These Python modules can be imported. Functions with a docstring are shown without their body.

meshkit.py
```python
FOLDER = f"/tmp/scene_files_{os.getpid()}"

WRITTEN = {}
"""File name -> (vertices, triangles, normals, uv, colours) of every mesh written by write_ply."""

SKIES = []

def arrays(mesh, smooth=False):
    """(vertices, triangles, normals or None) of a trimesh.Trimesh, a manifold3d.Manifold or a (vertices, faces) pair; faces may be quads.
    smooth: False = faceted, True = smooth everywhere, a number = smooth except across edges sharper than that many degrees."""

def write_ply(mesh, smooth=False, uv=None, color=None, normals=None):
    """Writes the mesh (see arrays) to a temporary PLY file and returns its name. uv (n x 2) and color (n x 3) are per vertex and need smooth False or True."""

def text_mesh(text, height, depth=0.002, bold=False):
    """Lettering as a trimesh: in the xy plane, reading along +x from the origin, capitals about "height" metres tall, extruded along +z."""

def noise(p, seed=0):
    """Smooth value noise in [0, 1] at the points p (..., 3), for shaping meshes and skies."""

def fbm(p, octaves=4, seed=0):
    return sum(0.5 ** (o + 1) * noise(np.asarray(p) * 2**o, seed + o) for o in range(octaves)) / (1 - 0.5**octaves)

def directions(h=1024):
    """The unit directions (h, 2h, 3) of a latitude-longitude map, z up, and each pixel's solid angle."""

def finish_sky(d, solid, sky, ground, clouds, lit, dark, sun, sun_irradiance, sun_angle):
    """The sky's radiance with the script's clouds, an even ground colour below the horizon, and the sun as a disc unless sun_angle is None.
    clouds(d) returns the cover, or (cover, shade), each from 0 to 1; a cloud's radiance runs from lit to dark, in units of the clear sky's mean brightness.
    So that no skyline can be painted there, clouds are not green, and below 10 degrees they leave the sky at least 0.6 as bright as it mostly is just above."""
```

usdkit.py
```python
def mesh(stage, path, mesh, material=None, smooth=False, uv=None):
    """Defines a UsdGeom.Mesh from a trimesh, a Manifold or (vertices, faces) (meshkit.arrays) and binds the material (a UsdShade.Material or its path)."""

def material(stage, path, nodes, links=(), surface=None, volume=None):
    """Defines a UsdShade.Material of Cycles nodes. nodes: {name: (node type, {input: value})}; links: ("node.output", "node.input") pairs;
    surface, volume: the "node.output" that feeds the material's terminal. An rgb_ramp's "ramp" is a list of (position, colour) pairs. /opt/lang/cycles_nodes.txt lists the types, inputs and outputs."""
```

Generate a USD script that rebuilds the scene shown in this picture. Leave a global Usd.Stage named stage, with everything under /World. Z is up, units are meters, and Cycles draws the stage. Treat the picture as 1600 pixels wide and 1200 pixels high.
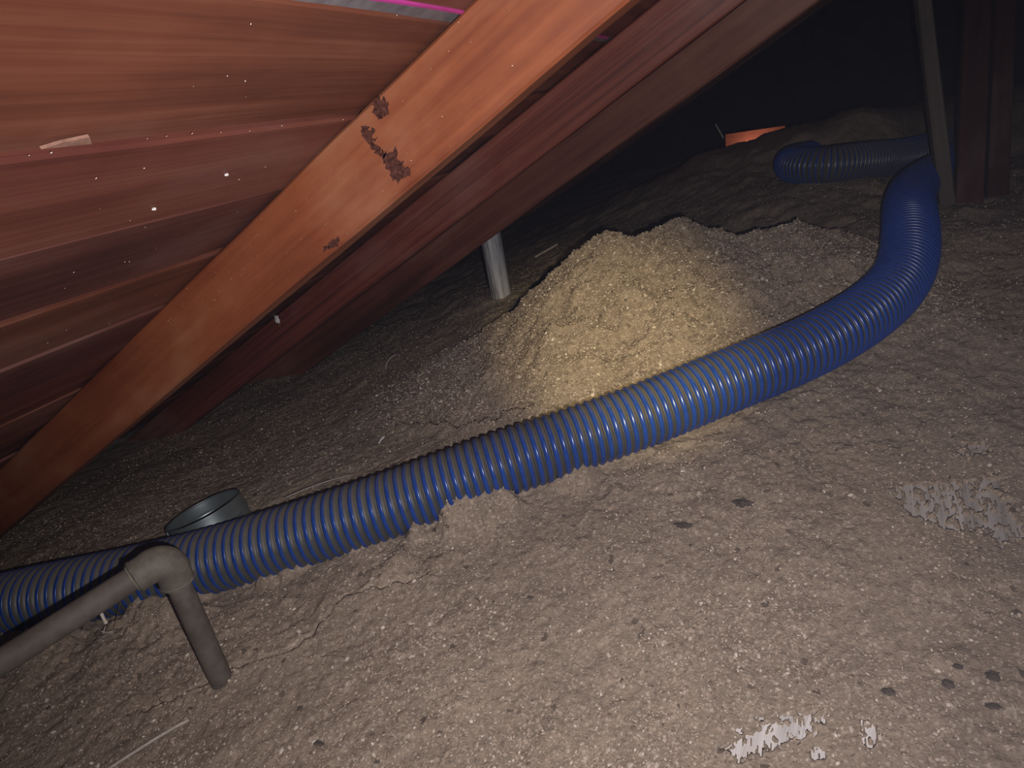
import math
import numpy as np
import trimesh
import usdkit
from meshkit import noise, fbm
from pxr import Usd, UsdGeom, UsdLux, UsdShade, Gf, Sdf, Vt
from scipy.interpolate import RBFInterpolator, CubicSpline
from scipy.spatial import cKDTree
from shapely.geometry import Polygon, Point
from shapely import contains_xy

stage = Usd.Stage.CreateInMemory()
UsdGeom.SetStageUpAxis(stage, UsdGeom.Tokens.z)
UsdGeom.SetStageMetersPerUnit(stage, 1.0)
UsdGeom.Xform.Define(stage, '/World')
UsdGeom.Scope.Define(stage, '/World/Looks')
L = '/World/Looks/'

# ------------------------------------------------------------------ camera
EYE = np.array([0.0, 0.0, 0.75])
RIGHT = np.array([0.92742276, 0.33504282, -0.16623278])
DOWN = np.array([-0.01475744, -0.41132885, -0.91136754])
FWD = np.array([-0.37372349, 0.84767617, -0.37653136])
cam = UsdGeom.Camera.Define(stage, '/World/camera')
cam.AddTransformOp().Set(Gf.Matrix4d(*RIGHT, 0, *(-DOWN), 0, *(-FWD), 0, *EYE, 1))
cam.CreateHorizontalApertureAttr(36.0)
cam.CreateVerticalApertureAttr(27.0)
cam.CreateFocalLengthAttr(36.0 * 1027.6 / 1600)
cam.CreateClippingRangeAttr(Gf.Vec2f(0.02, 100))
cam.CreateExposureAttr(0.0)


# ------------------------------------------------------------------ lights: the phone's flash, a headlamp, faint daylight leaking in
def spot(name, pos, aim, intensity, color, radius, half_angle, soft):
    s = UsdLux.SphereLight.Define(stage, '/World/' + name)
    z = -(np.asarray(aim, float) - pos); z /= np.linalg.norm(z)
    x = np.cross([0, 0, 1.0], z); x /= np.linalg.norm(x); y = np.cross(z, x)
    s.AddTransformOp().Set(Gf.Matrix4d(*x, 0, *y, 0, *z, 0, *pos, 1))
    s.CreateRadiusAttr(radius); s.CreateIntensityAttr(intensity); s.CreateColorAttr(Gf.Vec3f(*color)); s.CreateNormalizeAttr(True)
    sh = UsdLux.ShapingAPI.Apply(s.GetPrim())
    sh.CreateShapingConeAngleAttr(half_angle); sh.CreateShapingConeSoftnessAttr(soft)
    return s


FLASH = EYE + 0.028 * RIGHT + 0.022 * DOWN
spot('phone_flash', FLASH, (-0.351, 0.967, 0.354), 8.5, (1.0, 0.93, 0.92), 0.004, 68, 1.0)
LAMP = EYE + 0.16 * RIGHT - 0.10 * DOWN - 0.05 * FWD
spot('headlamp', LAMP, (-0.255, 1.15, 0.33), 17.0, (1.0, 0.82, 0.42), 0.008, 12.5, 1.0)
dome = UsdLux.DomeLight.Define(stage, '/World/daylight_leak')
dome.CreateIntensityAttr(0.012); dome.CreateColorAttr(Gf.Vec3f(0.18, 0.50, 1.0))


# ------------------------------------------------------------------ helpers
used = {}


def numbered(parent, name):
    k = used.setdefault((parent, name), 0); used[(parent, name)] += 1
    return f'{parent}/{name}' + (f'_{k:03d}' if k else '')


def tag(p, label=None, cat=None, group=None, kind=None):
    p = p.GetPrim() if hasattr(p, 'GetPrim') else p
    for k, v in (('label', label), ('category', cat), ('group', group), ('kind', kind)):
        if v: p.SetCustomDataByKey(k, v)
    return p


def thing(name, label=None, cat=None, loc=(0, 0, 0), mat=None, group=None, kind=None):
    x = UsdGeom.Xform.Define(stage, numbered('/World', name))
    if mat is not None: x.AddTransformOp().Set(mat)
    elif any(loc): x.AddTranslateOp().Set(Gf.Vec3d(*map(float, loc)))
    tag(x, label, cat, group, kind)
    return x.GetPrim()


def obj(name, mesh, m, parent=None, smooth=35, mat=None, loc=None, **t):
    path = numbered(str(parent.GetPath()) if parent else '/World', name)
    o = usdkit.mesh(stage, path, mesh, L + m, smooth=smooth)
    if mat is not None: o.AddTransformOp().Set(mat)
    elif loc is not None: o.AddTranslateOp().Set(Gf.Vec3d(*map(float, loc)))
    tag(o, **t)
    return o.GetPrim()


def frame(o, x, y, z):
    return Gf.Matrix4d(*map(float, x), 0, *map(float, y), 0, *map(float, z), 0, *map(float, o), 1)


def unit(v):
    v = np.asarray(v, float); return v / np.linalg.norm(v)


def tube(path, r, n=16, caps=True):
    """round sweep along a polyline; r is one radius or one per point"""
    p = np.asarray(path, float); r = np.broadcast_to(r, (len(p),))
    t = np.gradient(p, axis=0); t /= np.linalg.norm(t, axis=1, keepdims=True)
    a = np.cross(t[0], [0, 0, 1.0] if abs(t[0, 2]) < .9 else [1.0, 0, 0]); a /= np.linalg.norm(a)
    A = []
    for k in range(len(p)):
        a = a - t[k] * (a @ t[k]); a /= np.linalg.norm(a); A.append(a)
    A = np.array(A); Bn = np.cross(t, A)
    th = np.arange(n) * 2 * np.pi / n
    v = p[:, None] + r[:, None, None] * (np.cos(th)[None, :, None] * A[:, None] + np.sin(th)[None, :, None] * Bn[:, None])
    i, j = np.meshgrid(np.arange(len(p) - 1), np.arange(n), indexing='ij')
    q = np.stack([i * n + j, i * n + (j + 1) % n, (i + 1) * n + (j + 1) % n, (i + 1) * n + j], -1).reshape(-1, 4)
    v = v.reshape(-1, 3); f = np.vstack([q[:, [0, 1, 2]], q[:, [0, 2, 3]]])
    if caps:
        m = len(v); v = np.vstack([v, p[0], p[-1]]); b = (len(p) - 1) * n
        k = np.arange(n)
        f = np.vstack([f, np.stack([(k + 1) % n, k, np.full(n, m)], 1), np.stack([b + k, b + (k + 1) % n, np.full(n, m + 1)], 1)])
    return trimesh.Trimesh(v, f, process=False)


def timber(length, w, h, seed=0, chamfer=.003, wob=.0012, n=60):
    """a sawn stick along +x from the origin: w across y (0..w), h along z (0..h), worn edges"""
    c = chamfer
    pr = np.array([[c, 0], [w * .5, 0], [w - c, 0], [w, c], [w, h * .33], [w, h * .66], [w, h - c], [w - c, h], [w * .5, h], [c, h], [0, h - c], [0, h * .66], [0, h * .33], [0, c]])
    xs = np.linspace(0, length, n); k = len(pr)
    v = np.concatenate([np.tile(xs[:, None, None], (1, k, 1)), np.tile(pr[None], (n, 1, 1))], 2).reshape(-1, 3)
    d = np.stack([fbm(v * [7, 25, 25] + s, 3, seed + s) - .5 for s in (1, 2)], 1)
    v[:, 1:] += d * wob * 2
    i, j = np.meshgrid(np.arange(n - 1), np.arange(k), indexing='ij')
    q = np.stack([i * k + j, (i + 1) * k + j, (i + 1) * k + (j + 1) % k, i * k + (j + 1) % k], -1).reshape(-1, 4)
    f = np.vstack([q[:, [0, 1, 2]], q[:, [0, 2, 3]]])
    m = len(v); v = np.vstack([v, [[0, w / 2, h / 2], [length, w / 2, h / 2]]]); kk = np.arange(k); b = (n - 1) * k
    f = np.vstack([f, np.stack([kk, (kk + 1) % k, np.full(k, m)], 1), np.stack([b + (kk + 1) % k, b + kk, np.full(k, m + 1)], 1)])
    t = trimesh.Trimesh(v, f, process=False)
    if t.volume < 0: t.invert()
    return t


# ------------------------------------------------------------------ materials
def wood(name, dark, mid, light, grain=(1.2, 22, 22), fine=(3, 160, 160), rough=.62, bump=.25, dust=(.42, .36, .34), dust_amt=.25, blotch=4.0, grain_fac=.5):
    n = {'tc': ('texture_coordinate', {}), 'oi': ('object_info', {}),
         'off': ('vector_math', {'math_type': 'scale', 'vector1': (7.3, 3.1, 5.7)}),
         'add': ('vector_math', {'math_type': 'add'}),
         'm1': ('mapping', {'scale': grain}), 'm2': ('mapping', {'scale': fine}), 'm3': ('mapping', {'scale': (blotch * .5, blotch, blotch)}),
         'n1': ('noise_texture', {'scale': 1.0, 'detail': 4.0, 'roughness': .55, 'distortion': .6}),
         'n2': ('noise_texture', {'scale': 1.0, 'detail': 3.0, 'roughness': .6, 'distortion': .2}),
         'n3': ('noise_texture', {'scale': 1.0, 'detail': 5.0, 'roughness': .6}),
         'mx': ('mix_float', {'fac': .35}), 'mx2': ('mix_float', {'fac': grain_fac}),
         'r': ('rgb_ramp', {'ramp': [(.37, dark), (.5, mid), (.63, light)]}),
         'rd': ('rgb_ramp', {'ramp': [(.5, (0, 0, 0)), (.75, (dust_amt,) * 3)]}),
         'md': ('mix', {'mix_type': 'mix', 'color2': dust}),
         'b': ('bump', {'strength': bump, 'distance': .002}),
         'p': ('principled_bsdf', {'roughness': rough, 'specular_ior_level': .35})}
    l = [('oi.random', 'off.scale'), ('tc.object', 'add.vector1'), ('off.vector', 'add.vector2')]
    l += [('add.vector', f'm{i}.vector') for i in (1, 2, 3)] + [(f'm{i}.vector', f'n{i}.vector') for i in (1, 2, 3)]
    l += [('n1.fac', 'mx.a'), ('n2.fac', 'mx.b'), ('n3.fac', 'mx2.a'), ('mx.result', 'mx2.b'), ('mx2.result', 'r.fac'), ('n3.fac', 'rd.fac'), ('rd.color', 'md.fac'), ('r.color', 'md.color1'),
          ('md.color', 'p.base_color'), ('mx.result', 'b.height'), ('b.normal', 'p.normal')]
    usdkit.material(stage, L + name, n, l, surface='p.BSDF')


def plain(name, col, rough=.6, metal=0.0, var=.25, scale=30, bump=.2, spec=.4, dust=None, dust_at=(.45, .6), dist=.002):
    c = np.array(col)
    n = {'tc': ('texture_coordinate', {}), 'n1': ('noise_texture', {'scale': scale, 'detail': 4.0, 'roughness': .6}),
         'r': ('rgb_ramp', {'ramp': [(.3, tuple(c * (1 - var))), (.7, tuple(np.minimum(c * (1 + var), 1)))]}),
         'b': ('bump', {'strength': bump, 'distance': dist}),
         'p': ('principled_bsdf', {'roughness': rough, 'metallic': metal, 'specular_ior_level': spec})}
    l = [('tc.object', 'n1.vector'), ('n1.fac', 'r.fac'), ('n1.fac', 'b.height'), ('b.normal', 'p.normal')]
    if dust:
        n['n2'] = ('noise_texture', {'scale': scale * .5, 'detail': 5.0, 'roughness': .65})
        n['rd'] = ('rgb_ramp', {'ramp': [(dust_at[0], (0, 0, 0)), (dust_at[1], (1, 1, 1))]})
        n['md'] = ('mix', {'mix_type': 'mix', 'color2': dust})
        n['mr'] = ('mix_float', {'a': rough, 'b': .9})
        l += [('tc.object', 'n2.vector'), ('n2.fac', 'rd.fac'), ('rd.color', 'md.fac'), ('r.color', 'md.color1'), ('md.color', 'p.base_color'), ('rd.color', 'mr.fac'), ('mr.result', 'p.roughness')]
    else:
        l += [('r.color', 'p.base_color')]
    usdkit.material(stage, L + name, n, l, surface='p.BSDF')


def dusty(name, col, rough, dust, up0, up1, amt, scale=60, spec=.5, var=.15):
    """plastic or metal with settled dust on what faces up"""
    c = np.array(col)
    n = {'g': ('geometry', {}), 's': ('separate_xyz', {}), 'n1': ('noise_texture', {'scale': scale, 'detail': 4.0, 'roughness': .65}),
         'r': ('rgb_ramp', {'ramp': [(.3, tuple(c * (1 - var))), (.7, tuple(c * (1 + var)))]}),
         'k': ('math', {'math_type': 'multiply_add', 'value2': .5, 'value3': -.25}), 'a': ('math', {'math_type': 'add'}),
         'mp': ('map_range', {'from_min': up0, 'from_max': up1, 'to_min': 0.0, 'to_max': amt, 'clamp': True}),
         'md': ('mix', {'mix_type': 'mix', 'color2': dust}), 'mr': ('mix_float', {'a': rough, 'b': .9}),
         'p': ('principled_bsdf', {'specular_ior_level': spec})}
    l = [('g.normal', 's.vector'), ('g.position', 'n1.vector'), ('n1.fac', 'r.fac'), ('n1.fac', 'k.value1'), ('s.z', 'a.value1'), ('k.value', 'a.value2'), ('a.value', 'mp.value'),
         ('mp.result', 'md.fac'), ('r.color', 'md.color1'), ('md.color', 'p.base_color'), ('mp.result', 'mr.fac'), ('mr.result', 'p.roughness')]
    usdkit.material(stage, L + name, n, l, surface='p.BSDF')


def loose(name, base, lite, dark, rough=.95):
    n = {'g': ('geometry', {}),
         'n1': ('noise_texture', {'scale': 9.0, 'detail': 7.0, 'roughness': .68}),
         'n2': ('noise_texture', {'scale': 170.0, 'detail': 3.0, 'roughness': .7}),
         'v': ('voronoi_texture', {'scale': 330.0}), 'v2': ('voronoi_texture', {'scale': 150.0}),
         'r1': ('rgb_ramp', {'ramp': [(.3, tuple(np.array(base) * .80)), (.7, tuple(np.array(base) * 1.18))]}),
         'r2': ('rgb_ramp', {'ramp': [(.32, (.76, .75, .74)), (.5, (1, 1, 1)), (.68, (1.22, 1.22, 1.22))]}),
         'mul': ('mix', {'mix_type': 'multiply', 'fac': 1.0}),
         'sc': ('separate_color', {}), 'th': ('rgb_ramp', {'ramp': [(.86, (0, 0, 0)), (.90, (.7, .7, .7))]}),
         'ml': ('mix', {'mix_type': 'mix', 'color2': lite}),
         'sc2': ('separate_color', {}), 'th2': ('rgb_ramp', {'ramp': [(.988, (0, 0, 0)), (.994, (.8, .8, .8))]}),
         'mk': ('mix', {'mix_type': 'mix', 'color2': dark}),
         'h': ('mix_float', {'fac': .45}),
         'b': ('bump', {'strength': .6, 'distance': .003}),
         'p': ('principled_bsdf', {'roughness': rough, 'specular_ior_level': .12})}
    l = [('g.position', f'{k}.vector') for k in ('n1', 'n2', 'v', 'v2')]
    l += [('n1.fac', 'r1.fac'), ('n2.fac', 'r2.fac'), ('r1.color', 'mul.color1'), ('r2.color', 'mul.color2'), ('v.color', 'sc.color'), ('sc.r', 'th.fac'), ('th.color', 'ml.fac'), ('mul.color', 'ml.color1'),
          ('v2.color', 'sc2.color'), ('sc2.g', 'th2.fac'), ('th2.color', 'mk.fac'), ('ml.color', 'mk.color1'), ('mk.color', 'p.base_color'),
          ('n2.fac', 'h.a'), ('v.distance', 'h.b'), ('h.result', 'b.height'), ('b.normal', 'p.normal')]
    usdkit.material(stage, L + name, n, l, surface='p.BSDF')


wood('rafter_orange', (.125, .027, .010), (.235, .066, .024), (.30, .105, .042), grain=(1.0, 14, 14), fine=(4, 120, 120), dust=(.38, .23, .155), dust_amt=.35, blotch=7)
wood('rafter_red', (.05, .011, .008), (.165, .038, .023), (.235, .070, .044), grain=(.8, 60, 60), fine=(2, 200, 200), dust_amt=.25, grain_fac=.75)
wood('rafter_brown', (.07, .019, .010), (.16, .050, .027), (.235, .088, .05), grain=(.8, 30, 30), dust_amt=.2)
wood('plank_red', (.080, .020, .015), (.155, .048, .032), (.22, .083, .055), grain=(1.1, 30, 30), fine=(3, 150, 150), dust=(.34, .25, .25), dust_amt=.15, blotch=6, grain_fac=.62)
wood('plank_brown', (.072, .019, .011), (.145, .047, .026), (.215, .082, .047), grain=(.9, 24, 24), fine=(3, 150, 150), dust=(.34, .25, .25), dust_amt=.15, blotch=6, grain_fac=.62)
wood('plank_dark', (.052, .016, .013), (.105, .035, .027), (.15, .058, .043), grain=(1.1, 34, 34), fine=(3, 150, 150), dust=(.3, .22, .22), dust_amt=.2, blotch=8, grain_fac=.6)
wood('post_brown', (.026, .009, .007), (.06, .019, .014), (.09, .035, .026), grain=(1, 26, 26), fine=(3, 160, 160), dust_amt=.3)
wood('brace_grey', (.09, .075, .064), (.15, .125, .108), (.21, .18, .155), grain=(1, 26, 26), fine=(3, 160, 160), dust_amt=.3)
wood('board_white', (.30, .28, .27), (.66, .63, .62), (.82, .79, .79), grain=(2.0, 60, 60), fine=(6, 240, 240), dust=(.33, .27, .23), dust_amt=.5, blotch=20, rough=.8, grain_fac=.6)
wood('board_grey', (.25, .225, .205), (.43, .395, .37), (.55, .51, .48), grain=(2.0, 60, 60), fine=(7, 260, 260), dust=(.30, .24, .20), dust_amt=.7, blotch=20, rough=.85, grain_fac=.6)
wood('stub_wood', (.25, .12, .08), (.45, .24, .16), (.6, .36, .25), grain=(2, 30, 30))
plain('tar', (.072, .027, .020), .95, var=.7, scale=260, bump=.4, spec=.1)
plain('felt_grey', (.16, .14, .16), .9, scale=80)
plain('strip_grey', (.15, .13, .14), .9, scale=60)
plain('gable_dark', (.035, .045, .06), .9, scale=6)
plain('pink_plastic', (.50, .05, .30), .5, var=.1)
plain('ceiling_plaster', (.25, .21, .18), .95)
plain('pipe_grey', (.115, .098, .083), .62, var=.22, scale=40, bump=.12, spec=.3, dust=(.15, .125, .105), dust_at=(.5, .7))
plain('elbow_grey', (.135, .122, .10), .6, var=.2, scale=70, bump=.3, spec=.35, dust=(.17, .15, .12), dust_at=(.5, .65))
plain('cement', (.20, .175, .135), .8, var=.3, scale=160, bump=.5)
plain('galvanized', (.30, .36, .38), .36, metal=.75, var=.12, scale=25, bump=.02, spec=.5)
plain('chip_white', (.75, .73, .72), .8, var=.1)
plain('chip_tan', (.46, .36, .25), .85, var=.3)
plain('chip_dark', (.10, .082, .070), .9, var=.4, scale=120)
plain('stick_pale', (.52, .46, .40), .75, var=.2, scale=200)
plain('split_wood', (.24, .13, .095), .8, var=.3, scale=120)
plain('wire_grey', (.30, .265, .235), .5, var=.2, scale=200)
plain('fibre_brown', (.14, .105, .08), .9, var=.3)
dusty('hose_wall', (.070, .072, .070), .36, (.135, .118, .095), .1, 1.0, .8, scale=45)
dusty('hose_rib', (.014, .058, .30), .27, (.12, .11, .11), .70, 1.2, .8, scale=55)
loose('insulation', (.298, .238, .184), (.47, .39, .32), (.10, .078, .062))
for nm, c in (('granule_pale', (.52, .44, .37)), ('granule_tan', (.40, .31, .24)), ('granule_brown', (.24, .18, .14)), ('granule_bright', (.70, .62, .53))):
    usdkit.material(stage, L + nm, {'p': ('principled_bsdf', {'base_color': c, 'roughness': .7, 'specular_ior_level': .4})}, [], surface='p.BSDF')
# vent pipe: whitish paint with dirty upright streaks
usdkit.material(stage, L + 'vent_pipe', {
    'tc': ('texture_coordinate', {}), 'm': ('mapping', {'scale': (90, 90, 5)}), 'n': ('noise_texture', {'scale': 1.0, 'detail': 4.0, 'roughness': .65}),
    'r': ('rgb_ramp', {'ramp': [(.40, (.11, .11, .115)), (.50, (.42, .42, .44)), (.68, (.60, .60, .62))]}),
    'p': ('principled_bsdf', {'roughness': .7})}, [('tc.object', 'm.vector'), ('m.vector', 'n.vector'), ('n.fac', 'r.fac'), ('r.color', 'p.base_color')], surface='p.BSDF')

# ------------------------------------------------------------------ the hose's path (also shapes the floor)
HOSE = np.array([[-1.62, .40, .07], [-1.48, .42, .095], [-1.314, .466, .122], [-1.14, .517, .145], [-.993, .574, .153], [-.839, .636, .167], [-.687, .701, .189], [-.552, .769, .210], [-.402, .856, .233], [-.211, .973, .256],
                 [-.094, 1.056, .273], [.038, 1.157, .290], [.148, 1.274, .310], [.232, 1.430, .340], [.264, 1.579, .379], [.289, 1.765, .400], [.342, 2.001, .402],
                 [.427, 2.231, .395], [.530, 2.45, .390], [.625, 2.65, .390], [.61, 2.78, .395], [.50, 2.655, .405], [.336, 2.410, .425], [.225, 2.305, .442], [.150, 2.275, .447], [.085, 2.315, .448], [.055, 2.41, .446], [.07, 2.53, .44], [.12, 2.66, .43]])
RAD = .054
seg = np.r_[0, np.cumsum(np.linalg.norm(np.diff(HOSE, axis=0), axis=1))]
hose_cs = CubicSpline(seg, HOSE)
hose_s = np.linspace(0, seg[-1], 1400)
hose_p = hose_cs(hose_s)

# ------------------------------------------------------------------ the loose insulation's surface
sink = np.interp(np.arange(len(HOSE)), [0, 7, 9, 12, 16, 27], [.034, .036, .046, .048, .048, .047])
ctrl = [list(p - [0, 0, b]) for p, b in zip(HOSE, sink)]
ctrl += [[-.774, 1.795, .247], [-1.53, 1.2, .055], [-1.86, 1.09, .014], [-1.73, .82, .05], [-.673, .448, .115], [-.97, .31, .08], [-1.25, .25, .06], [0, .45, .105], [.5, .6, .14], [.4, 1.0, .205], [.7, 1.3, .265], [.45, 1.85, .36],
         [.8, 1.9, .37], [1.1, 2.4, .42], [.31, 2.88, .53], [-.2, 2.0, .285], [-.5, 1.9, .245], [-.3, 2.6, .33], [-.8, 2.6, .22], [1, 3.4, .50], [-1.5, 2.5, .06], [-1.5, 3.5, .08],
         [-1, 5, .2], [0, 5, .3], [1.5, 5, .35], [3, 5, .3], [3, 2, .3], [3, 0, .2], [1.5, .5, .18], [0, -.8, .08], [-1.2, -.8, .05], [1.5, -.8, .12], [-2.2, 0, .0], [-2.2, 2, .0], [-2.2, 5, .0], [3, -.8, .15],
         [-.9, 1.1, .155], [-.55, 1.3, .225], [-1.15, 1.45, .13], [-.25, 3.2, .445], [.05, 3.25, .475], [-.1, 3.6, .33]]
ctrl = np.array(ctrl)
base_rbf = RBFInterpolator(ctrl[:, :2], ctrl[:, 2], kernel='thin_plate_spline', smoothing=1e-4)
hose_tree = cKDTree(hose_p[:, :2])
CREST = np.array([[-1.0, 1.33, .165], [-.86, 1.35, .195], [-.76, 1.37, .232], [-.68, 1.38, .272], [-.60, 1.39, .318], [-.53, 1.40, .36], [-.476, 1.42, .405], [-.42, 1.455, .440], [-.36, 1.485, .464], [-.30, 1.51, .445], [-.25, 1.53, .458], [-.19, 1.55, .468], [-.14, 1.57, .435], [-.068, 1.587, .410], [-.02, 1.61, .418], [.041, 1.64, .428], [.10, 1.63, .400], [.156, 1.612, .38], [.22, 1.62, .34], [.34, 1.65, .33]])
# where boards show through the crust (plan outlines), and the long crack
WHITE = [[[-.061, .497], [-.045, .51], [-.027, .518], [-.02, .531], [-.005, .533], [.011, .541], [.042, .55], [.028, .533], [.019, .52], [-.005, .513], [-.014, .503], [-.045, .488]],
         [[.07, .529], [.077, .547], [.088, .548], [.091, .538], [.082, .523]], [[.025, .506], [.031, .513], [.039, .508], [.032, .5]]]
GREY = [[[.14, .898], [.206, .901], [.278, .931], [.278, .863], [.281, .823], [.252, .799], [.246, .832], [.198, .816], [.18, .834], [.16, .846]]]
GREY2 = [[[.237, .989], [.276, .993], [.282, .975], [.24, .965]]]
CRACK = np.array([[-.79, .405], [-.758, .423], [-.718, .453], [-.688, .485], [-.634, .506], [-.604, .543], [-.599, .586], [-.584, .61], [-.534, .63], [-.478, .65]])
LEDGE = np.array([[-.70, 1.06], [-.626, 1.05], [-.56, 1.02], [-.50, 1.04], [-.45, 1.05]])


def polyline_distance(P, line):
    """distance to a polyline in plan, and which side of it a point is on (+ left)"""
    best, sd = np.full(len(P), 9.0), np.zeros(len(P))
    for a, b in zip(line[:-1], line[1:]):
        ab = b - a; t = np.clip(((P - a) @ ab) / (ab @ ab), 0, 1); r = P - (a + t[:, None] * ab); d = np.hypot(*r.T)
        k = d < best; best[k] = d[k]; sd[k] = np.sign(ab[0] * r[k, 1] - ab[1] * r[k, 0])
    return best, sd


def surface(X, Y, detail=True):
    shp = X.shape; P = np.stack([X.ravel(), Y.ravel()], 1)
    cx, cy = np.arange(-2.4, 3.21, .05), np.arange(-1.2, 6.7, .05)
    gx, gy = np.meshgrid(cx, cy, indexing='ij')
    g = base_rbf(np.stack([gx.ravel(), gy.ravel()], 1)).reshape(gx.shape)
    from scipy.interpolate import RectBivariateSpline
    z = RectBivariateSpline(cx, cy, g).ev(P[:, 0], P[:, 1])
    p3 = np.c_[P, np.zeros(len(P))]
    big = fbm(p3 * 6, 3, 5) - .5
    # the mound
    wig = (fbm(p3 * 14, 3, 11) - .5)
    xc = P[:, 0] + .03 * wig
    zc = np.interp(xc, CREST[:, 0], CREST[:, 2], left=-1, right=-1); yc = np.interp(xc, CREST[:, 0], CREST[:, 1]) + .03 * wig
    d = P[:, 1] - yc
    prof = np.where(d < 0, np.clip(1 + d / np.interp(xc, [-.9, -.45, -.2, .2], [.30, .44, .50, .40]), 0, 1) ** 1.15, np.clip(1 - d / .17, 0, 1) ** .8)
    prof = prof * (1 - .12 * np.sin(np.clip(-d / .46, 0, 1) * np.pi) * wig * 4)
    endf = np.clip((xc + 1.0) / .25, 0, 1) * np.clip((.36 - xc) / .12, 0, 1)
    m = np.clip((zc - z), 0, None) * prof * endf
    z = z + m
    mound = m
    # banked up against the hose
    dist, idx = hose_tree.query(P, distance_upper_bound=.4)
    ok = np.isfinite(dist); idx = np.where(ok, idx, 0); dist = np.where(ok, dist, 9)
    tn = hose_p[np.minimum(idx + 1, len(hose_p) - 1), :2] - hose_p[np.maximum(idx - 1, 0), :2]
    side = tn[:, 0] * (P[:, 1] - hose_p[idx, 1]) - tn[:, 1] * (P[:, 0] - hose_p[idx, 0])   # >0: away from the camera
    s = hose_s[idx]
    amt = np.interp(s, [0, .5, 1.2, 1.45, 1.62, 1.9, 4], [.012, .016, .016, .010, .003, .001, .0])
    nz = fbm(p3 * 17, 4, 21)
    bank = np.where(side < 0, 1, .25) * amt * np.clip(.2 + 8.5 * (nz - .43), .0, 3.4) * np.exp(-np.clip(dist - .045, 0, None) / .05)
    z = z + bank
    # lumps and crumbs
    z = z + big * .022 * np.clip(P[:, 1] * .9, .35, 1.4)
    if detail:
        z = z + (fbm(p3 * 30, 3, 31) - .5) * .0075 + (fbm(p3 * 110, 2, 41) - .5) * .0045
        z = z + np.clip(mound / .05, 0, 1) * ((fbm(p3 * 26, 4, 51) - .5) * .015 + (fbm(p3 * 70, 3, 52) - .5) * .010)
        far = np.clip((P[:, 1] - 1.4) / .6, 0, 1)
        z = z + far * (fbm(p3 * 12, 3, 61) - .5) * .03
    return z.reshape(shp), mound.reshape(shp), dist.reshape(shp), side.reshape(shp)


# ==BUILD
TAN0 = .5026   # the roof's slope


def steps(*spans):
    out = [np.arange(a, b, d) for a, b, d in spans]
    return np.r_[np.concatenate(out), spans[-1][1]]


gx = steps((-2.25, -1.3, .010), (-1.3, -.08, .0036), (-.08, .11, .0016), (.11, .30, .0026), (.30, .45, .0036), (.45, 1.2, .010), (1.2, 3.2, .05))
gy = steps((-.9, .25, .04), (.25, .47, .0038), (.47, .57, .0016), (.57, .78, .0038), (.78, 1.0, .0026), (1.0, 1.75, .0038), (1.75, 2.9, .009), (2.9, 6.2, .05))
GX, GY = np.meshgrid(gx, gy, indexing='ij')
GZ, MOUND, HDIST, HSIDE = surface(GX, GY)
PXY = np.stack([GX.ravel(), GY.ravel()], 1)
Z = GZ.ravel().copy()
near = np.where((PXY[:, 0] > -1) & (PXY[:, 0] < .5) & (PXY[:, 1] > .3) & (PXY[:, 1] < 1.4))[0]
Pn = PXY[near]; pn3 = np.c_[Pn, np.zeros(len(Pn))]
jag = np.stack([fbm(pn3 * 60, 3, 71), fbm(pn3 * 60 + 9, 3, 72)], 1) - .5
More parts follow.
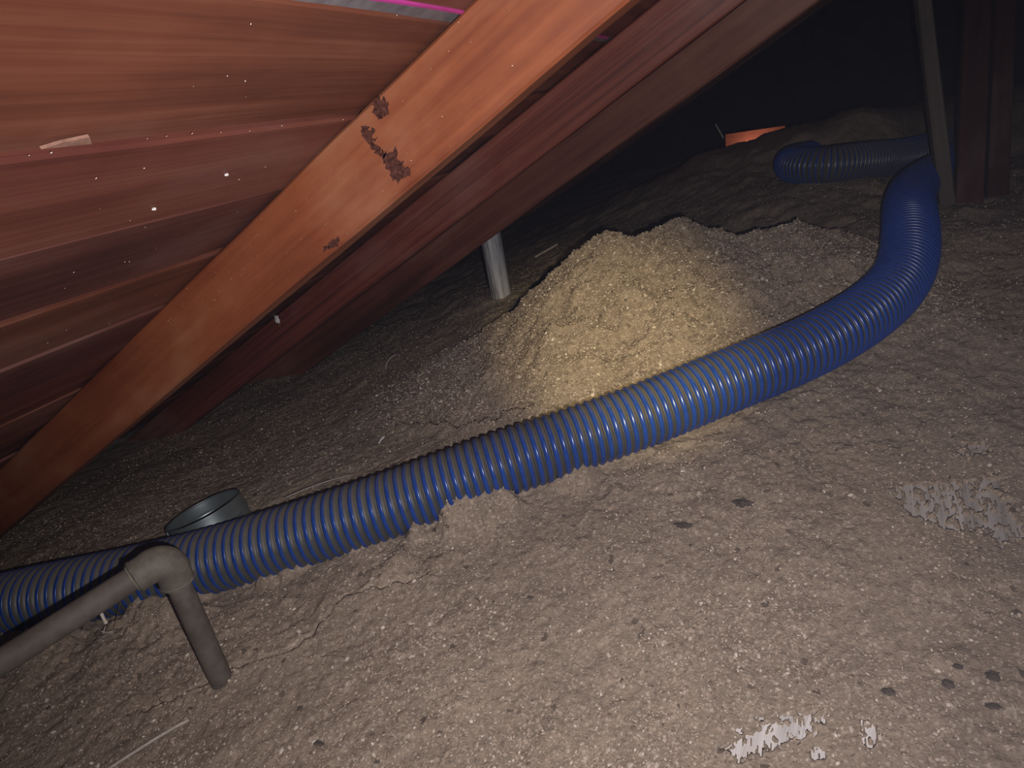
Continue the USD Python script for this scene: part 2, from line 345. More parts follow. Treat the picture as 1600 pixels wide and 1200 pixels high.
# crack: a narrow groove, its near lip a little proud
d, sd = polyline_distance(Pn + jag * .014, CRACK)
Z[near] += -.012 * np.exp(-(d / .0034) ** 2) + np.where(sd < 0, .005 * np.exp(-d / .03), 0)
d, sd = polyline_distance(Pn + jag * .03, LEDGE)
Z[near] += np.where(sd < 0, .008 * np.exp(-d / .05), -.002 * np.exp(-d / .02))
PLANES, dug = [], np.zeros(len(Z), bool)
for polys, sink_b in ((WHITE, .0028), (GREY, .0028), (GREY2, .0028)):
    pts = np.concatenate([np.array(q) for q in polys])
    k = (np.abs(PXY - pts.mean(0)) < np.ptp(pts, axis=0) * .7 + .01).all(1)
    A = np.c_[PXY[k], np.ones(k.sum())]; co = np.linalg.lstsq(A, Z[k], rcond=None)[0]
    # level the crust around the board so that it lies just below
    cover = np.clip(1.35 - np.abs((PXY - pts.mean(0)) / (np.ptp(pts, axis=0) * .62 + .012)).max(1), 0, .35) / .35
    flat = np.c_[PXY, np.ones(len(PXY))] @ co
    Z = Z * (1 - .85 * cover) + (flat + (Z - flat) * .2 + .0004) * .85 * cover
    j2 = (np.stack([fbm(np.c_[PXY[k], PXY[k, :1] * 0] * 170, 4, 81), fbm(np.c_[PXY[k], PXY[k, :1] * 0] * 170 + 5, 4, 82)], 1) - .5) * .024
    inside = np.zeros(k.sum(), bool)
    for q in polys: inside |= contains_xy(Polygon(q), *(PXY[k] + j2).T)
    specks = fbm(np.c_[PXY[k], PXY[k, :1] * 0] * ([420, 130, 1] if polys is WHITE else [300, 110, 1]), 3, 83) > (.62 if polys is WHITE else .54)
    kk = np.where(k)[0][inside & ~specks]
    Z[kk] = flat[kk] - .0055; dug[kk] = True
    PLANES.append((co, pts, sink_b))
GZ = Z.reshape(GZ.shape); DUG = dug.reshape(GZ.shape)

V = np.stack([GX, GY, GZ], -1).reshape(-1, 3)
nx, ny = GX.shape
i, j = np.meshgrid(np.arange(nx - 1), np.arange(ny - 1), indexing='ij')
Q = np.stack([i * ny + j, (i + 1) * ny + j, (i + 1) * ny + j + 1, i * ny + j + 1], -1).reshape(-1, 4)
T = np.vstack([Q[:, [0, 1, 2]], Q[:, [0, 2, 3]]])
T = T[((V[:, 2] < TAN0 * V[:, 0] + .990) & (V[:, 1] < 6.04))[T].all(1)]
inm = (MOUND.ravel() > .010)[T].all(1)
# shared normals, so that the heap runs into the layer without a seam
FN = np.cross(V[T[:, 1]] - V[T[:, 0]], V[T[:, 2]] - V[T[:, 0]]); N = np.zeros_like(V)
for c in range(3): np.add.at(N, T[:, c], FN)
N /= np.linalg.norm(N, axis=1, keepdims=True)


def piece(name, keep, **t):
    u, inv = np.unique(T[keep].ravel(), return_inverse=True)
    o = usdkit.mesh(stage, numbered('/World', name), (V[u], inv.reshape(-1, 3)), L + 'insulation')
    o.CreateNormalsAttr(Vt.Vec3fArray.FromNumpy(N[u].astype(np.float32))); o.SetNormalsInterpolation('vertex')
    tag(o, **t)


slab = trimesh.creation.box((5.6, 7.3, .06)); slab.apply_translation((.5, 2.65, -.20))
obj('floor', slab, 'ceiling_plaster', smooth=False, kind='structure')
piece('loose_insulation', ~inm, label='grey-brown crumbly loose-fill insulation spread over the whole attic floor', cat='insulation', kind='stuff')
piece('insulation_heap', inm, label='lamp-lit golden heap of loose insulation piled behind the blue hose', cat='insulation heap', kind='stuff')

# granules scattered on the crust
rng = np.random.default_rng(7)
from scipy.interpolate import RegularGridInterpolator
zi = RegularGridInterpolator((gx, gy), GZ, bounds_error=False, fill_value=0)
di = RegularGridInterpolator((gx, gy), DUG.astype(float), bounds_error=False, fill_value=0)
hi = RegularGridInterpolator((gx, gy), np.minimum(HDIST, 1), bounds_error=False, fill_value=0)
mi = RegularGridInterpolator((gx, gy), MOUND, bounds_error=False, fill_value=0)


def flake(seed):
    m = trimesh.creation.icosphere(0); v = np.array(m.vertices) * (1 + .5 * (np.random.default_rng(seed).random((12, 1)) - .5)) * np.array([.5, .36, .22])
    return trimesh.Trimesh(v, m.faces, process=False)


def scatter(name, n, protos, size, spread, region, label, cat, heap=False):
    P = np.empty((0, 2))
    while len(P) < n:
        c = rng.uniform([region[0], region[2]], [region[1], region[3]], (n, 2))
        w = rng.random(n) < np.clip(.55 / np.hypot(c[:, 0] + .15, c[:, 1]), 0, 1) ** 1.1
        w &= fbm(np.c_[c, c[:, :1] * 0] * 9, 3, 91) + .25 * rng.standard_normal(n) > spread - np.clip(mi(c) * 3, 0, .25)
        if heap: w = mi(c) > .02 * rng.random(n)
        w &= (di(c) < .05) & (hi(c) > .045)
        P = np.vstack([P, c[w]])
    P = P[:n]; z = zi(P)
    ins = UsdGeom.PointInstancer.Define(stage, numbered('/World', name)); path = ins.GetPath()
    rels = []
    for k, m in enumerate(protos):
        o = usdkit.mesh(stage, f'{path}/granule' + (f'_{k:03d}' if k else ''), flake(k + 3), L + m); rels.append(o.GetPath())
    ins.CreatePrototypesRel().SetTargets(rels)
    ins.CreateProtoIndicesAttr(Vt.IntArray.FromNumpy(rng.choice(len(protos), n, p=[.34, .33, .25, .08]).astype(np.int32)))
    s = np.clip(size * np.exp(.45 * rng.standard_normal(n)), size * .4, size * 3.2)
    ins.CreatePositionsAttr(Vt.Vec3fArray.FromNumpy(np.c_[P, z + s * .10].astype(np.float32)))
    ins.CreateScalesAttr(Vt.Vec3fArray.FromNumpy(np.repeat(s[:, None], 3, 1).astype(np.float32)))
    q = np.c_[np.ones(n), rng.normal(0, .35, (n, 2)), rng.normal(0, 1.5, n)]; q /= np.linalg.norm(q, axis=1, keepdims=True)
    ins.CreateOrientationsAttr(Vt.QuathArray([Gf.Quath(*map(float, r)) for r in q]))
    tag(ins, label, cat, kind='stuff')


scatter('insulation_granules', 80000, ('granule_pale', 'granule_tan', 'granule_brown', 'granule_bright'), .0026, .50, (-1.75, .9, .28, 2.6), 'pale and tan granules strewn over the crust of the insulation', 'granules')

scatter('heap_granules', 26000, ('granule_tan', 'granule_pale', 'granule_brown', 'granule_bright'), .0034, .50, (-.95, .36, 1.0, 1.75), 'tan and golden granules covering the heap behind the hose', 'granules', heap=True)


# boards that show through
def patch_board(plane, name, mat, margin, direction, **t):
    co, pts, dz = plane
    c = (pts.max(0) + pts.min(0)) / 2; nrm = unit([-co[0], -co[1], 1])
    x = np.array([*direction, 0.0]); x = unit(x - nrm * (x @ nrm)); y = np.cross(nrm, x)
    R = (np.c_[pts - c, np.zeros(len(pts))]) @ np.c_[x, y]
    l, w = 2 * np.abs(R).max(0) + margin
    o = np.array([*c, co[0] * c[0] + co[1] * c[1] + co[2] - dz]) - x * l / 2 - y * w / 2 - nrm * .018
    return obj(name, timber(l, w, .018, 3, .002, .0004), mat, mat=frame(o, x, y, nrm), **t)


patch_board(PLANES[0], 'painted_board', 'board_white', .01, (.25, .97), label='white painted board bared in ragged patches at the bottom of the picture', cat='board')
patch_board(PLANES[1], 'ceiling_board', 'board_grey', .004, (.10, .99), label='large dusty grey board showing through the insulation at right', cat='board')
patch_board(PLANES[2], 'ceiling_board', 'board_grey', .002, (.98, .1), label='small faint strip of grey board behind the larger bared grey board', cat='board')

# ------------------------------------------------------------------ roof: planks, rafters
TAN = .5026; ANG = math.atan(TAN); CA, SA = math.cos(ANG), math.sin(ANG)
UX, UZ = np.array([CA, 0, SA]), np.array([-SA, 0, CA])
DECK = .969
deck = thing('ceiling', kind='structure')
edges = [(-.258 + .12 * k, .0035) for k in range(16, 0, -1)] + [(-.258, .015), (-.389, .0065), (-.506, .0035)] + [(-.626 - .12 * k, .0035) for k in range(11)]
pm = ['plank_red', 'plank_brown', 'plank_dark']
for k in range(len(edges) - 1):
    (xa, ga), (xb, gb) = edges[k], edges[k + 1]
    xa -= ga; w = (xa - xb) / CA
    lift = [.0, .0022, .0008, .003, .001][k % 5]
    o = np.array([xa, -.35, TAN * xa + DECK]) + UZ * lift
    which = {16: 'plank_brown', 17: 'plank_red', 18: 'plank_dark'}.get(k, pm[k % 3])
    obj('plank', timber(6.4, w, .019, 100 + k, .0025, .0012, 90), which, deck, mat=frame(o, (0, 1, 0), -UX, UZ))
xr = 1.70
felt = trimesh.creation.box((6.4, (xr + 1.95) / CA, .004)); felt.apply_translation((3.2, (xr + 1.95) / CA / 2, .026))
gs = trimesh.creation.box((6.4, .034, .003)); gs.apply_translation((3.2, .0085 / CA, .006))
obj('sealing_strip', gs, 'strip_grey', deck, smooth=False, mat=frame((-.258, -.35, TAN * -.258 + DECK), (0, 1, 0), -UX, UZ), label='grey strip in the gap')
obj('roofing_felt', felt, 'felt_grey', deck, smooth=False, mat=frame((xr, -.35, TAN * xr + DECK), (0, 1, 0), -UX, UZ))
# the other slope, far to the right in the dark
for k in range(12):
    xa = xr + .01 + .30 * k
    obj('plank', timber(6.4, .30 / CA - .003, .019, 200 + k, .002, .001, 12), pm[k % 3], deck, mat=frame((xa, 6.05, -TAN * (xa - xr) + TAN * xr + DECK), (0, -1, 0), (CA, 0, -SA), (SA, 0, CA)))
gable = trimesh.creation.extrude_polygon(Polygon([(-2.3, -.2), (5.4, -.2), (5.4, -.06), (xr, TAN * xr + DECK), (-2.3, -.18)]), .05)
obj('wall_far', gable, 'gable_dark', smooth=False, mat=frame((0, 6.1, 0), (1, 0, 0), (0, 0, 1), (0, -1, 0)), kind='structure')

cord = np.c_[np.full(30, -.2590), np.linspace(.25, 1.25, 30), np.full(30, 0.0)]
cord[:, 0] += .0012 * np.sin(cord[:, 1] * 14); cord[:, 2] = TAN * cord[:, 0] + DECK + .001
obj('pink_cord', tube(cord, .0026, 8), 'pink_plastic', label='bright pink plastic cord tucked in the gap between two roof planks', cat='cord')


def rafter(y, cz, mat, label, w=.038, x0=-1.93, x1=1.68, part=None):
    h = (DECK - cz) * CA - .0005
    o = np.array([x0, y, TAN * x0 + cz])
    M = frame(o, UX, (0, 1, 0), UZ)
    length = (x1 - x0) / CA
    if part is None:
        return obj('rafter', timber(length, w, h, int(y * 100), .003, .0014, 120), mat, mat=M, label=label, cat='rafter')
    t = thing('rafter', label, 'rafter', mat=M)
    obj('beam', timber(length, w, h, int(y * 100), .003, .0014, 120), mat, t)
    for k, poly in enumerate(part):
        q = Polygon(poly).buffer(.0006).segmentize(.0011)
        c = np.array(q.exterior.coords)[:-1]
        c += (np.stack([fbm(np.c_[c, c[:, :1] * 0] * 350, 2, 7 + k), fbm(np.c_[c, c[:, :1] * 0] * 350, 2, 17 + k)], 1) - .5) * .0085
        q = Polygon(c).buffer(0)
        q = max(getattr(q, 'geoms', [q]), key=lambda g: g.area)
        m = trimesh.creation.extrude_polygon(q, .0006); v = np.array(m.vertices)
        m = trimesh.Trimesh(np.c_[v[:, 0], -v[:, 2] - .0004 + .0002, v[:, 1]], m.faces, process=False)
        if m.volume < 0: m.invert()
        obj('tar_smudge', m, 'tar', t, smooth=False, label='dark tar smudge')
    return t


def on_rafter(x, z, cz, x0=-1.93):
    p = np.array([x - x0, 0, z - (TAN * x0 + cz)]); return p @ UX, p @ UZ


# outlines (x, z) of the tar marks on the nearest rafter's face
SMUDGE = [[[-.3682, .7832], [-.3588, .7852], [-.3509, .7816], [-.3507, .7745], [-.3561, .7682], [-.3639, .7671], [-.3701, .7716], [-.3642, .7767]],
          [[-.3884, .7611], [-.3807, .7612], [-.3774, .757], [-.3731, .7588], [-.3773, .7521], [-.3718, .7501], [-.3761, .7458], [-.3719, .739], [-.3674, .7333], [-.3699, .7299], [-.3759, .7358], [-.3812, .744], [-.385, .752]],
          [[-.3685, .7347], [-.3583, .7333], [-.3544, .7365], [-.3514, .7311], [-.3559, .7255], [-.3504, .7235], [-.347, .7193], [-.3425, .7137], [-.3426, .7074], [-.3491, .7057], [-.354, .7101], [-.3586, .7043], [-.3646, .7102], [-.367, .7182], [-.3698, .7249]],
          [[-.4558, .6556], [-.4442, .6545], [-.4518, .6466], [-.4628, .6448], [-.4705, .6426]]]
SMUDGE = [[on_rafter(x, z, .8715) for x, z in q] for q in SMUDGE]
rafter(.62, .8715, 'rafter_orange', 'nearest orange-brown rafter with dark tar smudges on its face', part=SMUDGE)
rafter(1.278, .872, 'rafter_red', 'dark red fine-grained rafter directly behind the nearest one')
rafter(1.66, .808, 'rafter_brown', 'deeper brown rafter, third from the camera, hiding the top of the vent pipe', w=.040)
for y, l in ((2.36, 'fourth dim rafter, just behind the vent pipe'), (3.02, 'fifth rafter, nearly lost in the dark'), (3.68, 'sixth rafter, in the dark beyond the heap'), (4.34, 'seventh rafter, in the dark far back'), (5.0, 'eighth rafter, in the dark before the end wall')):
    rafter(y, .872, 'rafter_brown', l)


def fleck_mesh(points, u, v, nrm, size, seed):
    r = np.random.default_rng(seed); out = []
    for p in points:
        m = flake(int(r.integers(1e6))); m.apply_scale(size * r.uniform(.5, 1.5)); a = r.uniform(0, 6.28)
        x = math.cos(a) * u + math.sin(a) * v; y = np.cross(nrm, x)
        m.vertices = np.array(m.vertices) @ np.array([x, y, nrm]) + p; out.append(m)
    return trimesh.util.concatenate(out)


# dust clinging to the nearest rafter's face (local x along it, z up its face) and to the planks
r_ = np.random.default_rng(21)
pts = np.array([[*(np.array(on_rafter(-.62, .64, .8715)) + r_.normal(0, 1, 2) * [.10, .022])] for _ in range(70)] + [[*(np.array(on_rafter(-.33, .76, .8715)) + r_.normal(0, 1, 2) * [.22, .03])] for _ in range(40)])
pts = pts[(pts[:, 1] > .004) & (pts[:, 1] < .082)]
obj('clinging_dust', fleck_mesh(np.c_[pts[:, 0], np.full(len(pts), -.0002), pts[:, 1]], np.array([1.0, 0, 0]), np.array([0, 0, 1.0]), np.array([0, -1.0, 0]), .0009, 5), 'granule_bright', stage.GetPrimAtPath('/World/rafter'), smooth=False, kind='stuff')
pts = np.array([[-0.3867, 0.3573], [-0.3864, 0.3735], [-0.3869, 0.3974], [-0.3895, 0.4286], [-0.3924, 0.4638], [-0.3908, 0.5032], [-0.367, 0.3374], [-0.3357, 0.4072], [-0.2985, 0.554], [-0.3305, 0.3852], [-0.6083, 0.4834], [-0.6189, 0.486], [-0.3892, 0.2761], [-0.3893, 0.2897], [-0.4232, 0.3386], [-0.4204, 0.3767], [-0.5602, 0.3932]])
pts = np.vstack([pts, np.c_[r_.uniform(-.75, -.2, 40), r_.uniform(.25, .62, 40)]])
obj('clinging_dust', fleck_mesh(np.c_[pts, TAN * pts[:, 0] + DECK - .0003], np.array([0, 1.0, 0]), -UX, UZ, .0011, 6), 'granule_bright', deck, smooth=False, kind='stuff')
q = np.array([[-0.3817, 0.2791], [-0.3779, 0.2901], [-0.3753, 0.3065], [-0.3821, 0.3116], [-0.3818, 0.2982]]); c = q.mean(0)
sp = trimesh.creation.extrude_polygon(Polygon(np.c_[(c[0] - q[:, 0]) / CA, q[:, 1] - c[1]][:, ::-1]).buffer(0), .002)
obj('splintered_edge', sp, 'split_wood', deck, smooth=False, mat=frame((c[0], c[1], TAN * c[0] + DECK - .0022), (0, 1, 0), -UX, UZ), label='pale splintered edge of a plank')


# ------------------------------------------------------------------ posts at the right
def post(name, base, top, w, d, mat, label, cat, twist=0.0, reach=1.7):
    base, top = np.array(base), np.array(top); x = unit(top - base)
    z = unit(np.cross(x, [math.cos(twist), math.sin(twist), 0])); y = np.cross(z, x)
    # local x up the stick, local y to the right, local z away from the camera's side
    if y[0] < 0: y, z = -y, -z
    ln = np.linalg.norm(top - base) * reach + .03
    return obj(name, timber(ln, w, d, int(base[0] * 1000), .003, .001, 40), mat, mat=frame(base - y * w / 2 - x * .03, x, y, z), label=label, cat=cat)


post('brace', (.401, 1.949, .384), (.378, 2.259, .839), .034, .04, 'brace_grey', 'pale grey leaning brace left of the two dark posts', 'brace', reach=1.55)
post('post', (.458, 1.985, .370), (.514, 2.32, .816), .060, .04, 'post_brown', 'wider dark red-brown post between the grey brace and the right post', 'post')
post('post', (.530, 2.035, .366), (.599, 2.412, .805), .046, .04, 'post_brown', 'narrower dark brown post, rightmost of the three sticks', 'post')

# ------------------------------------------------------------------ vent pipe
PV = np.array([-.778, 1.805, .235])
n = 40; zz = np.linspace(-.03, .36, 24)
vp = tube(np.c_[np.zeros(24), np.zeros(24), zz], .031, n)
obj('vent_pipe', vp, 'vent_pipe', loc=PV, label='whitish streaked upright vent pipe standing behind the rafters', cat='pipe')

# ------------------------------------------------------------------ the blue hose
hose = thing('vacuum_hose', 'long blue ribbed vacuum hose winding across the insulation', 'hose')
S = np.linspace(0, seg[-1], 4200); C = hose_cs(S); Tn = hose_cs(S, 1); Tn /= np.linalg.norm(Tn, axis=1, keepdims=True)
pitch = np.interp(S, [0, 1.3, 1.7, 2.1, 2.5, 5], [.0150, .0148, .0138, .0122, .0112, .0112])
phase = np.r_[0, np.cumsum(np.diff(S) / (.5 * (pitch[1:] + pitch[:-1])))]
A = np.cross(Tn, [0, 0, 1.0]); A /= np.linalg.norm(A, axis=1, keepdims=True); U = np.cross(A, Tn)
nt = 44; th = np.arange(nt) * 2 * np.pi / nt


def dome(w):
    """outer radius over one turn of the spiral, w = 0..1 from seam to seam"""
    w = w % 1.0
    return RAD - .0056 * (1 - np.sqrt(np.clip(1 - (2 * w - 1) ** 2, 0, 1)))


rr = dome(phase[:, None] - th[None] / (2 * np.pi) + .25)
Wv = C[:, None] + rr[..., None] * (np.cos(th)[None, :, None] * A[:, None] + np.sin(th)[None, :, None] * U[:, None])
i, j = np.meshgrid(np.arange(len(S) - 1), np.arange(nt), indexing='ij')
q = np.stack([i * nt + j, (i + 1) * nt + j, (i + 1) * nt + (j + 1) % nt, i * nt + (j + 1) % nt], -1).reshape(-1, 4)
obj('hose_wall', (Wv.reshape(-1, 3), q), 'hose_wall', hose, smooth=True, label='dusty grey hose wall between the ribs')
turns = phase[-1]; per = 44
ph = np.arange(0, turns, 1 / per); sp = np.interp(ph, phase, S)
Cc = hose_cs(sp); tt = hose_cs(sp, 1); tt /= np.linalg.norm(tt, axis=1, keepdims=True)
aa = np.cross(tt, [0, 0, 1.0]); aa /= np.linalg.norm(aa, axis=1, keepdims=True); uu = np.cross(aa, tt)
ang = 2 * np.pi * ph
rad = np.cos(ang)[:, None] * aa + np.sin(ang)[:, None] * uu
pk = np.interp(sp, S, pitch)
wp = np.array([.075, .09, .14, .22, .31, .40, .49, .575, .59])           # across the rib, in turns from the seam
hgt = np.array([-.0012, .0003, .0007, .0009, .0009, .0009, .0008, .0004, -.0012])
prof = np.stack([wp - .25, dome(wp) - RAD + hgt], 1)
m = len(prof)
Rv = Cc[:, None] + rad[:, None] * (RAD + prof[None, :, 1, None]) + tt[:, None] * (prof[None, :, 0, None] * pk[:, None, None])
i, j = np.meshgrid(np.arange(len(ph) - 1), np.arange(m - 1), indexing='ij')
q = np.stack([i * m + j, i * m + j + 1, (i + 1) * m + j + 1, (i + 1) * m + j], -1).reshape(-1, 4)
obj('helix_rib', (Rv.reshape(-1, 3), q), 'hose_rib', hose, smooth=True, label='blue spiral rib')

# ------------------------------------------------------------------ grey drain pipe with its elbow
E0 = np.array([-.700, .456, .322]); RUN = unit([-.100, -.170, -.030]); R = .0150
pipe = thing('drain_pipe', 'dusty grey drain pipe with an elbow, turning down into the insulation at left', 'pipe')
rb = .021
c0 = E0 + RUN * rb; c1 = E0 + np.array([0, 0, -rb])
arc = [E0 + RUN * rb * (1 - math.sin(t)) + np.array([0, 0, -rb]) * (1 - math.cos(t)) for t in np.linspace(0, math.pi / 2, 18)]
base_leg = np.array([E0[0], E0[1], .085])
obj('horizontal_run', tube([c0 + RUN * s for s in np.linspace(-.004, .75, 40)], R, 32), 'pipe_grey', pipe)
obj('riser', tube([c1 + (base_leg - c1) * s for s in np.linspace(-.02, 1, 20)], R * .97, 32), 'pipe_grey', pipe)
arc = np.array([c0 + RUN * .016, c0 + RUN * .0155, c0 + RUN * .006] + arc + [c1 - [0, 0, .006], c1 - [0, 0, .0155], c1 - [0, 0, .016]])
ra = np.r_[R + .0008, R + .0052, R + .0050, np.full(18, R + .0062) + .0012 * np.sin(np.linspace(0, np.pi, 18)), R + .0050, R + .0052, R + .0008]
elbow = obj('elbow', tube(arc, ra, 40), 'elbow_grey', pipe, smooth=40, label='paler rounded elbow fitting')


def torus_at(c, ax, r0, r1, seed):
    ax = unit(ax); a = unit(np.cross(ax, [.3, .5, .8])); b = np.cross(ax, a); t = np.linspace(0, 2 * np.pi, 41)
    w = 1 + .25 * (fbm(np.c_[np.cos(t), np.sin(t), t * 0 + seed] * 3, 3, seed) - .5)
    return tube([c + r0 * (math.cos(x) * a + math.sin(x) * b) for x in t], r1 * w, 10, False)


for c, ax, s in ((c0 + RUN * .0165, RUN, 1), (c1 - [0, 0, .0165], [0, 0, 1.0], 2)):
    obj('hub_rim', torus_at(c, ax, R + .0030, .0030, s), 'elbow_grey', elbow)
    obj('cement_bead', torus_at(c + unit(ax) * (.004 if s == 1 else -.004), ax, R + .0006, .0016, s + 5), 'cement', elbow)
drop = E0 + RUN * .085 + np.array([0, 0, -R])
obj('hardened_drip', tube([drop + [0, 0, .004], drop - [0, 0, .004], drop - [.0004, 0, .010], drop - [0, 0, .0165], drop - [0, 0, .018]], [.0016, .0020, .0017, .0022, .0006], 10), 'stick_pale', pipe, label='pale yellowish drip hanging under the run')

# ------------------------------------------------------------------ round metal collar behind the hose
ax = unit([-.244, .028, .97]); xx = unit(np.cross([0, 1.0, 0], ax)); yy = np.cross(ax, xx)
col = thing('metal_collar', 'round galvanized sheet metal duct collar sitting tilted behind the hose', 'duct collar', mat=frame((-.985, .742, .176), xx, yy, ax))
rc = .070


def lathe(pr, n=72):
    pr = np.array(pr); t = np.arange(n) * 2 * np.pi / n
    v = np.stack([pr[:, None, 0] * np.cos(t), pr[:, None, 0] * np.sin(t), np.repeat(pr[:, 1:2], n, 1)], -1).reshape(-1, 3)
    k = len(pr); i, j = np.meshgrid(np.arange(k), np.arange(n), indexing='ij')
    i2 = (i + 1) % k
    q = np.stack([i * n + j, i * n + (j + 1) % n, i2 * n + (j + 1) % n, i2 * n + j], -1).reshape(-1, 4)
    return trimesh.Trimesh(v, np.vstack([q[:, [0, 1, 2]], q[:, [0, 2, 3]]]), process=False)


obj('collar_wall', lathe([(rc, -.075), (rc, -.030), (rc + .0018, -.027), (rc + .0018, -.023), (rc, -.020), (rc, 0), (rc - .001, 0), (rc - .001, -.020), (rc + .0006, -.023), (rc + .0006, -.027), (rc - .001, -.030), (rc - .001, -.075)]), 'galvanized', col)
obj('rolled_rim', lathe([(rc - .0018 + .0018 * math.cos(t), .0018 * math.sin(t)) for t in np.linspace(0, 2 * np.pi, 9)[:-1]]), 'galvanized', col)
sm = trimesh.creation.box((.0016, .010, .072)); sm.apply_translation((rc + .0004, 0, -.037)); sm.apply_transform(trimesh.transformations.rotation_matrix(-2.0, (0, 0, 1)))
obj('lap_seam', sm, 'galvanized', col, smooth=False)


# ------------------------------------------------------------------ bits lying about
def ground(x, y): return float(zi([[x, y]])[0])


def lump(seed, size):
    m = trimesh.creation.icosphere(2); v = np.array(m.vertices)
    v = v * (1 + 1.7 * (fbm(v * 3.6 + seed * 7, 3, seed) - .5)[:, None]) * np.array(size) / 2
    return trimesh.Trimesh(v, m.faces, process=False)


def twig(pts, r, name, mat, label, cat, lift=.0):
    pts = np.array(pts, float); t = np.arange(len(pts)); u = np.linspace(0, len(pts) - 1, 24)
    p = CubicSpline(t, pts)(u) if len(pts) > 2 else np.array([np.interp(u, t, pts[:, k]) for k in range(3)]).T
    rr = r * np.r_[.5, np.ones(22), .4]
    return obj(name, tube(p, rr, 8), mat, label=label, cat=cat)


g = ground
twig([(-.80, .29, g(-.80, .29) + .004), (-.735, .362, g(-.735, .362) + .006), (-.704, .398, g(-.704, .398) + .004)], .0020, 'stick', 'stick_pale', 'pale straight stick lying at the bottom left corner', 'stick')
twig([(-.845, .80, g(-.845, .80) + .026), (-.80, .85, g(-.80, .85) + .020), (-.763, .892, g(-.763, .892) + .006)], .0014, 'straw', 'wire_grey', 'thin grey straw poking out behind the hose near the collar', 'straw')
twig([(-.996, 1.43, g(-.996, 1.43)), (-.985, 1.452, g(-.985, 1.452) + .018), (-.95, 1.45, g(-.95, 1.45) + .020), (-.885, 1.376, g(-.885, 1.376) + .016), (-.795, 1.284, g(-.795, 1.284) + .005)], .0026, 'bent_wire', 'wire_grey', 'bent grey wire end lying below the vent pipe', 'wire')
twig([(-.853 - .05, 2.50, g(-.903, 2.50) + .010), (-.815, 2.555, g(-.815, 2.555) + .012)], .0045, 'splinter', 'stick_pale', 'pale splinter in the dark right of the vent pipe', 'splinter')
twig([(-.21, 3.34, .48), (-.245, 3.37, .545)], .004, 'splinter', 'stick_pale', 'thin upright splinter left of the glowing gap', 'splinter')
sc = trimesh.creation.extrude_polygon(Polygon([(0, 0), (.004, .001), (.007, .006), (.013, .008), (.016, .013), (.011, .014), (.006, .011), (.003, .006)]), .0012)
obj('paper_scrap', sc, 'chip_white', smooth=False, mat=frame((-.758, .998, g(-.75, 1.0) + .004), unit((.8, .2, .25)), unit(np.cross(unit(np.cross(unit((.8, .2, .25)), (-.3, .8, .5))), unit((.8, .2, .25)))), unit(np.cross(unit((.8, .2, .25)), (-.3, .8, .5)))), label='small torn white scrap lying between the rafters and the hose', cat='scrap')
for nme, x, y, s, lab in (('dark_clod', -.048, .837, (.026, .016, .007), 'larger dark clod on the open crust right of centre'), ('dark_clod', -.126, .788, (.024, .012, .006), 'long dark clod near the hose, left of the larger dark clod'),
                          ('dark_clod', -.504, .404, (.012, .006, .004), 'small dark clod at the bottom edge right of the pale stick'), ('dark_clod', .160, .603, (.011, .010, .005), 'black clod behind the white painted board'),
                          ('dark_clod', .104, .583, (.013, .008, .005), 'dark clod just above the small white patch'), ('dark_clod', .202, .617, (.012, .012, .006), 'black clod farthest right near the picture edge'),
                          ('dark_clod', .195, .583, (.015, .006, .005), 'curled black clod below the rightmost clod'), ('dark_clod', .172, .622, (.008, .007, .004), 'tiny black clod left of the rightmost clod'),
                          ('dark_clod', -.311, .639, (.008, .005, .004), 'tiny dark clod below the middle of the hose')):
    obj(nme, lump(int(abs(x) * 1000), s), 'chip_dark', loc=(x, y, g(x, y) + s[2] * .25), label=lab, cat='clod')
for x, y, s, lab in ((-1.008, .447, (.011, .008, .005), 'tan chip under the long grey pipe'), (-.748, .496, (.009, .007, .005), 'tan chip left of the foot of the grey pipe')):
    obj('tan_chip', lump(int(abs(x) * 900), s), 'chip_tan', loc=(x, y, g(x, y) + s[2] * .3), label=lab, cat='chip')
hb = np.array([-.945, .492, g(-.945, .492)])
deb = thing('stringy_debris', 'stringy brown cobweb debris with a pale tuft under the grey pipe', 'debris')
obj('thread', tube(CubicSpline([0, 1, 2], [hb + [.0, .0, .012], hb + [.002, .012, .026], hb + [.004, .03, .050]])(np.linspace(0, 2, 14)), .0007, 6), 'fibre_brown', deb)
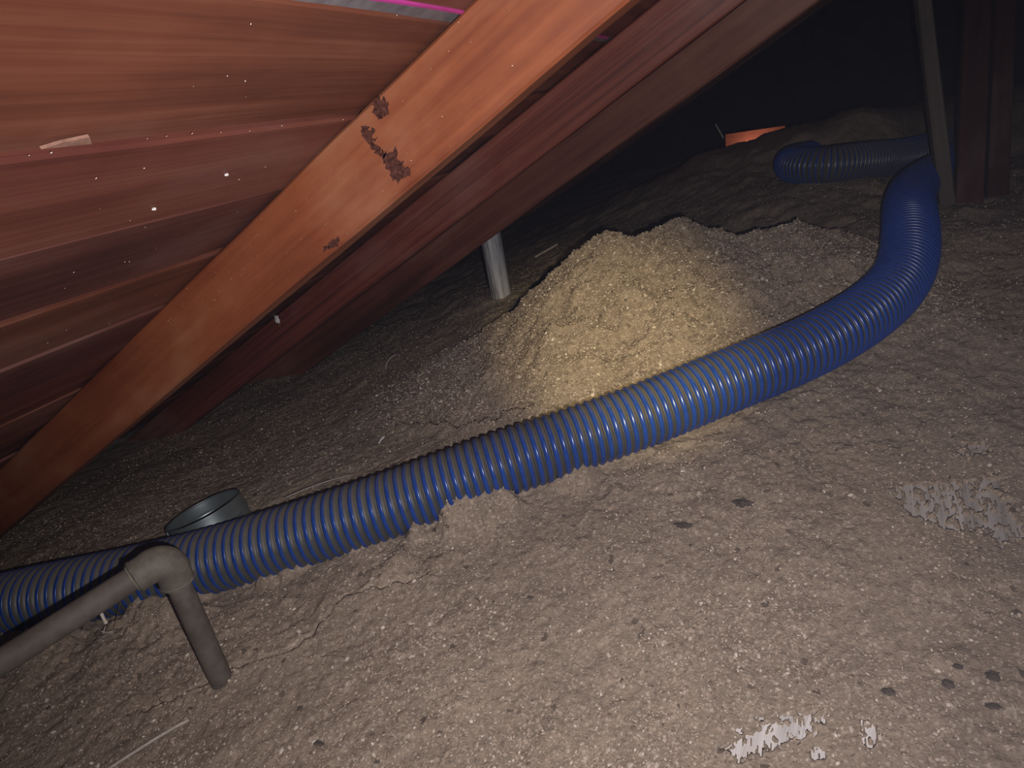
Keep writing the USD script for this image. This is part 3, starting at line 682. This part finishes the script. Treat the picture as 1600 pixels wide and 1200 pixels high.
for k in range(5):
    r = np.random.default_rng(40 + k).normal(0, .006, (3, 3)); r[:, 2] = np.abs(r[:, 2])
    obj('fibre', tube(CubicSpline([0, 1, 2, 3], np.vstack([hb + [0, 0, .006], hb + [0, 0, .006] + np.cumsum(r, 0)]))(np.linspace(0, 3, 14)), .0009, 6), 'stick_pale' if k < 3 else 'fibre_brown', deb)
fl = thing('white_fluff', 'small bright white fluff hanging on a thread on the dark red rafter', 'fluff')
f0 = np.array([-1.166, 1.274, .372])
obj('tuft', lump(5, (.012, .008, .018)), 'chip_white', fl, loc=f0)
obj('thread', tube([f0 + [0, 0, -.004], f0 + [.001, 0, -.012], f0 + [.001, 0, -.022]], .0006, 6), 'fibre_brown', fl)
for x, y, lab in ((-0.451, 0.487, 'white speck on the roof planks, the one nearer the orange rafter'), (-0.482, 0.427, 'white speck on the roof planks, the one lower and farther left')):
    obj('white_speck', lump(9, (.0032, .0032, .0022)), 'chip_white', loc=(x, y, TAN * x + DECK - .0008), label=lab, cat='speck')

# ------------------------------------------------------------------ far gap where light comes up from the room below onto a timber
obj('blocking_board', timber(.28, .024, .125, 9, .003, .001), 'rafter_orange', mat=frame((-.225, 3.72, .345), (1, 0, 0), (0, 1, 0), (0, 0, 1)), label='orange timber glowing in a gap far behind the heap', cat='board')
dl = UsdLux.DiskLight.Define(stage, '/World/room_light_gap')
dl.AddTransformOp().Set(frame((-.08, 3.62, .335), (1, 0, 0), (0, -1, 0), (0, 0, -1)))
dl.CreateRadiusAttr(.05); dl.CreateIntensityAttr(.22); dl.CreateNormalizeAttr(True); dl.CreateColorAttr(Gf.Vec3f(1, .70, .62))

# ------------------------------------------------------------------ dusty air
usdkit.material(stage, L + 'dusty_air', {'v': ('scatter_volume', {'color': (.66, .70, .98), 'density': .0026, 'anisotropy': 0.0})}, [], volume='v.volume')
air = trimesh.creation.box((10.0, 9.0, 5.0)); air.apply_translation((1.4, 2.6, 1.4))
obj('dust_haze', air, 'dusty_air', smooth=False, label='thin bluish dusty haze hanging in the attic air', cat='haze', kind='stuff')
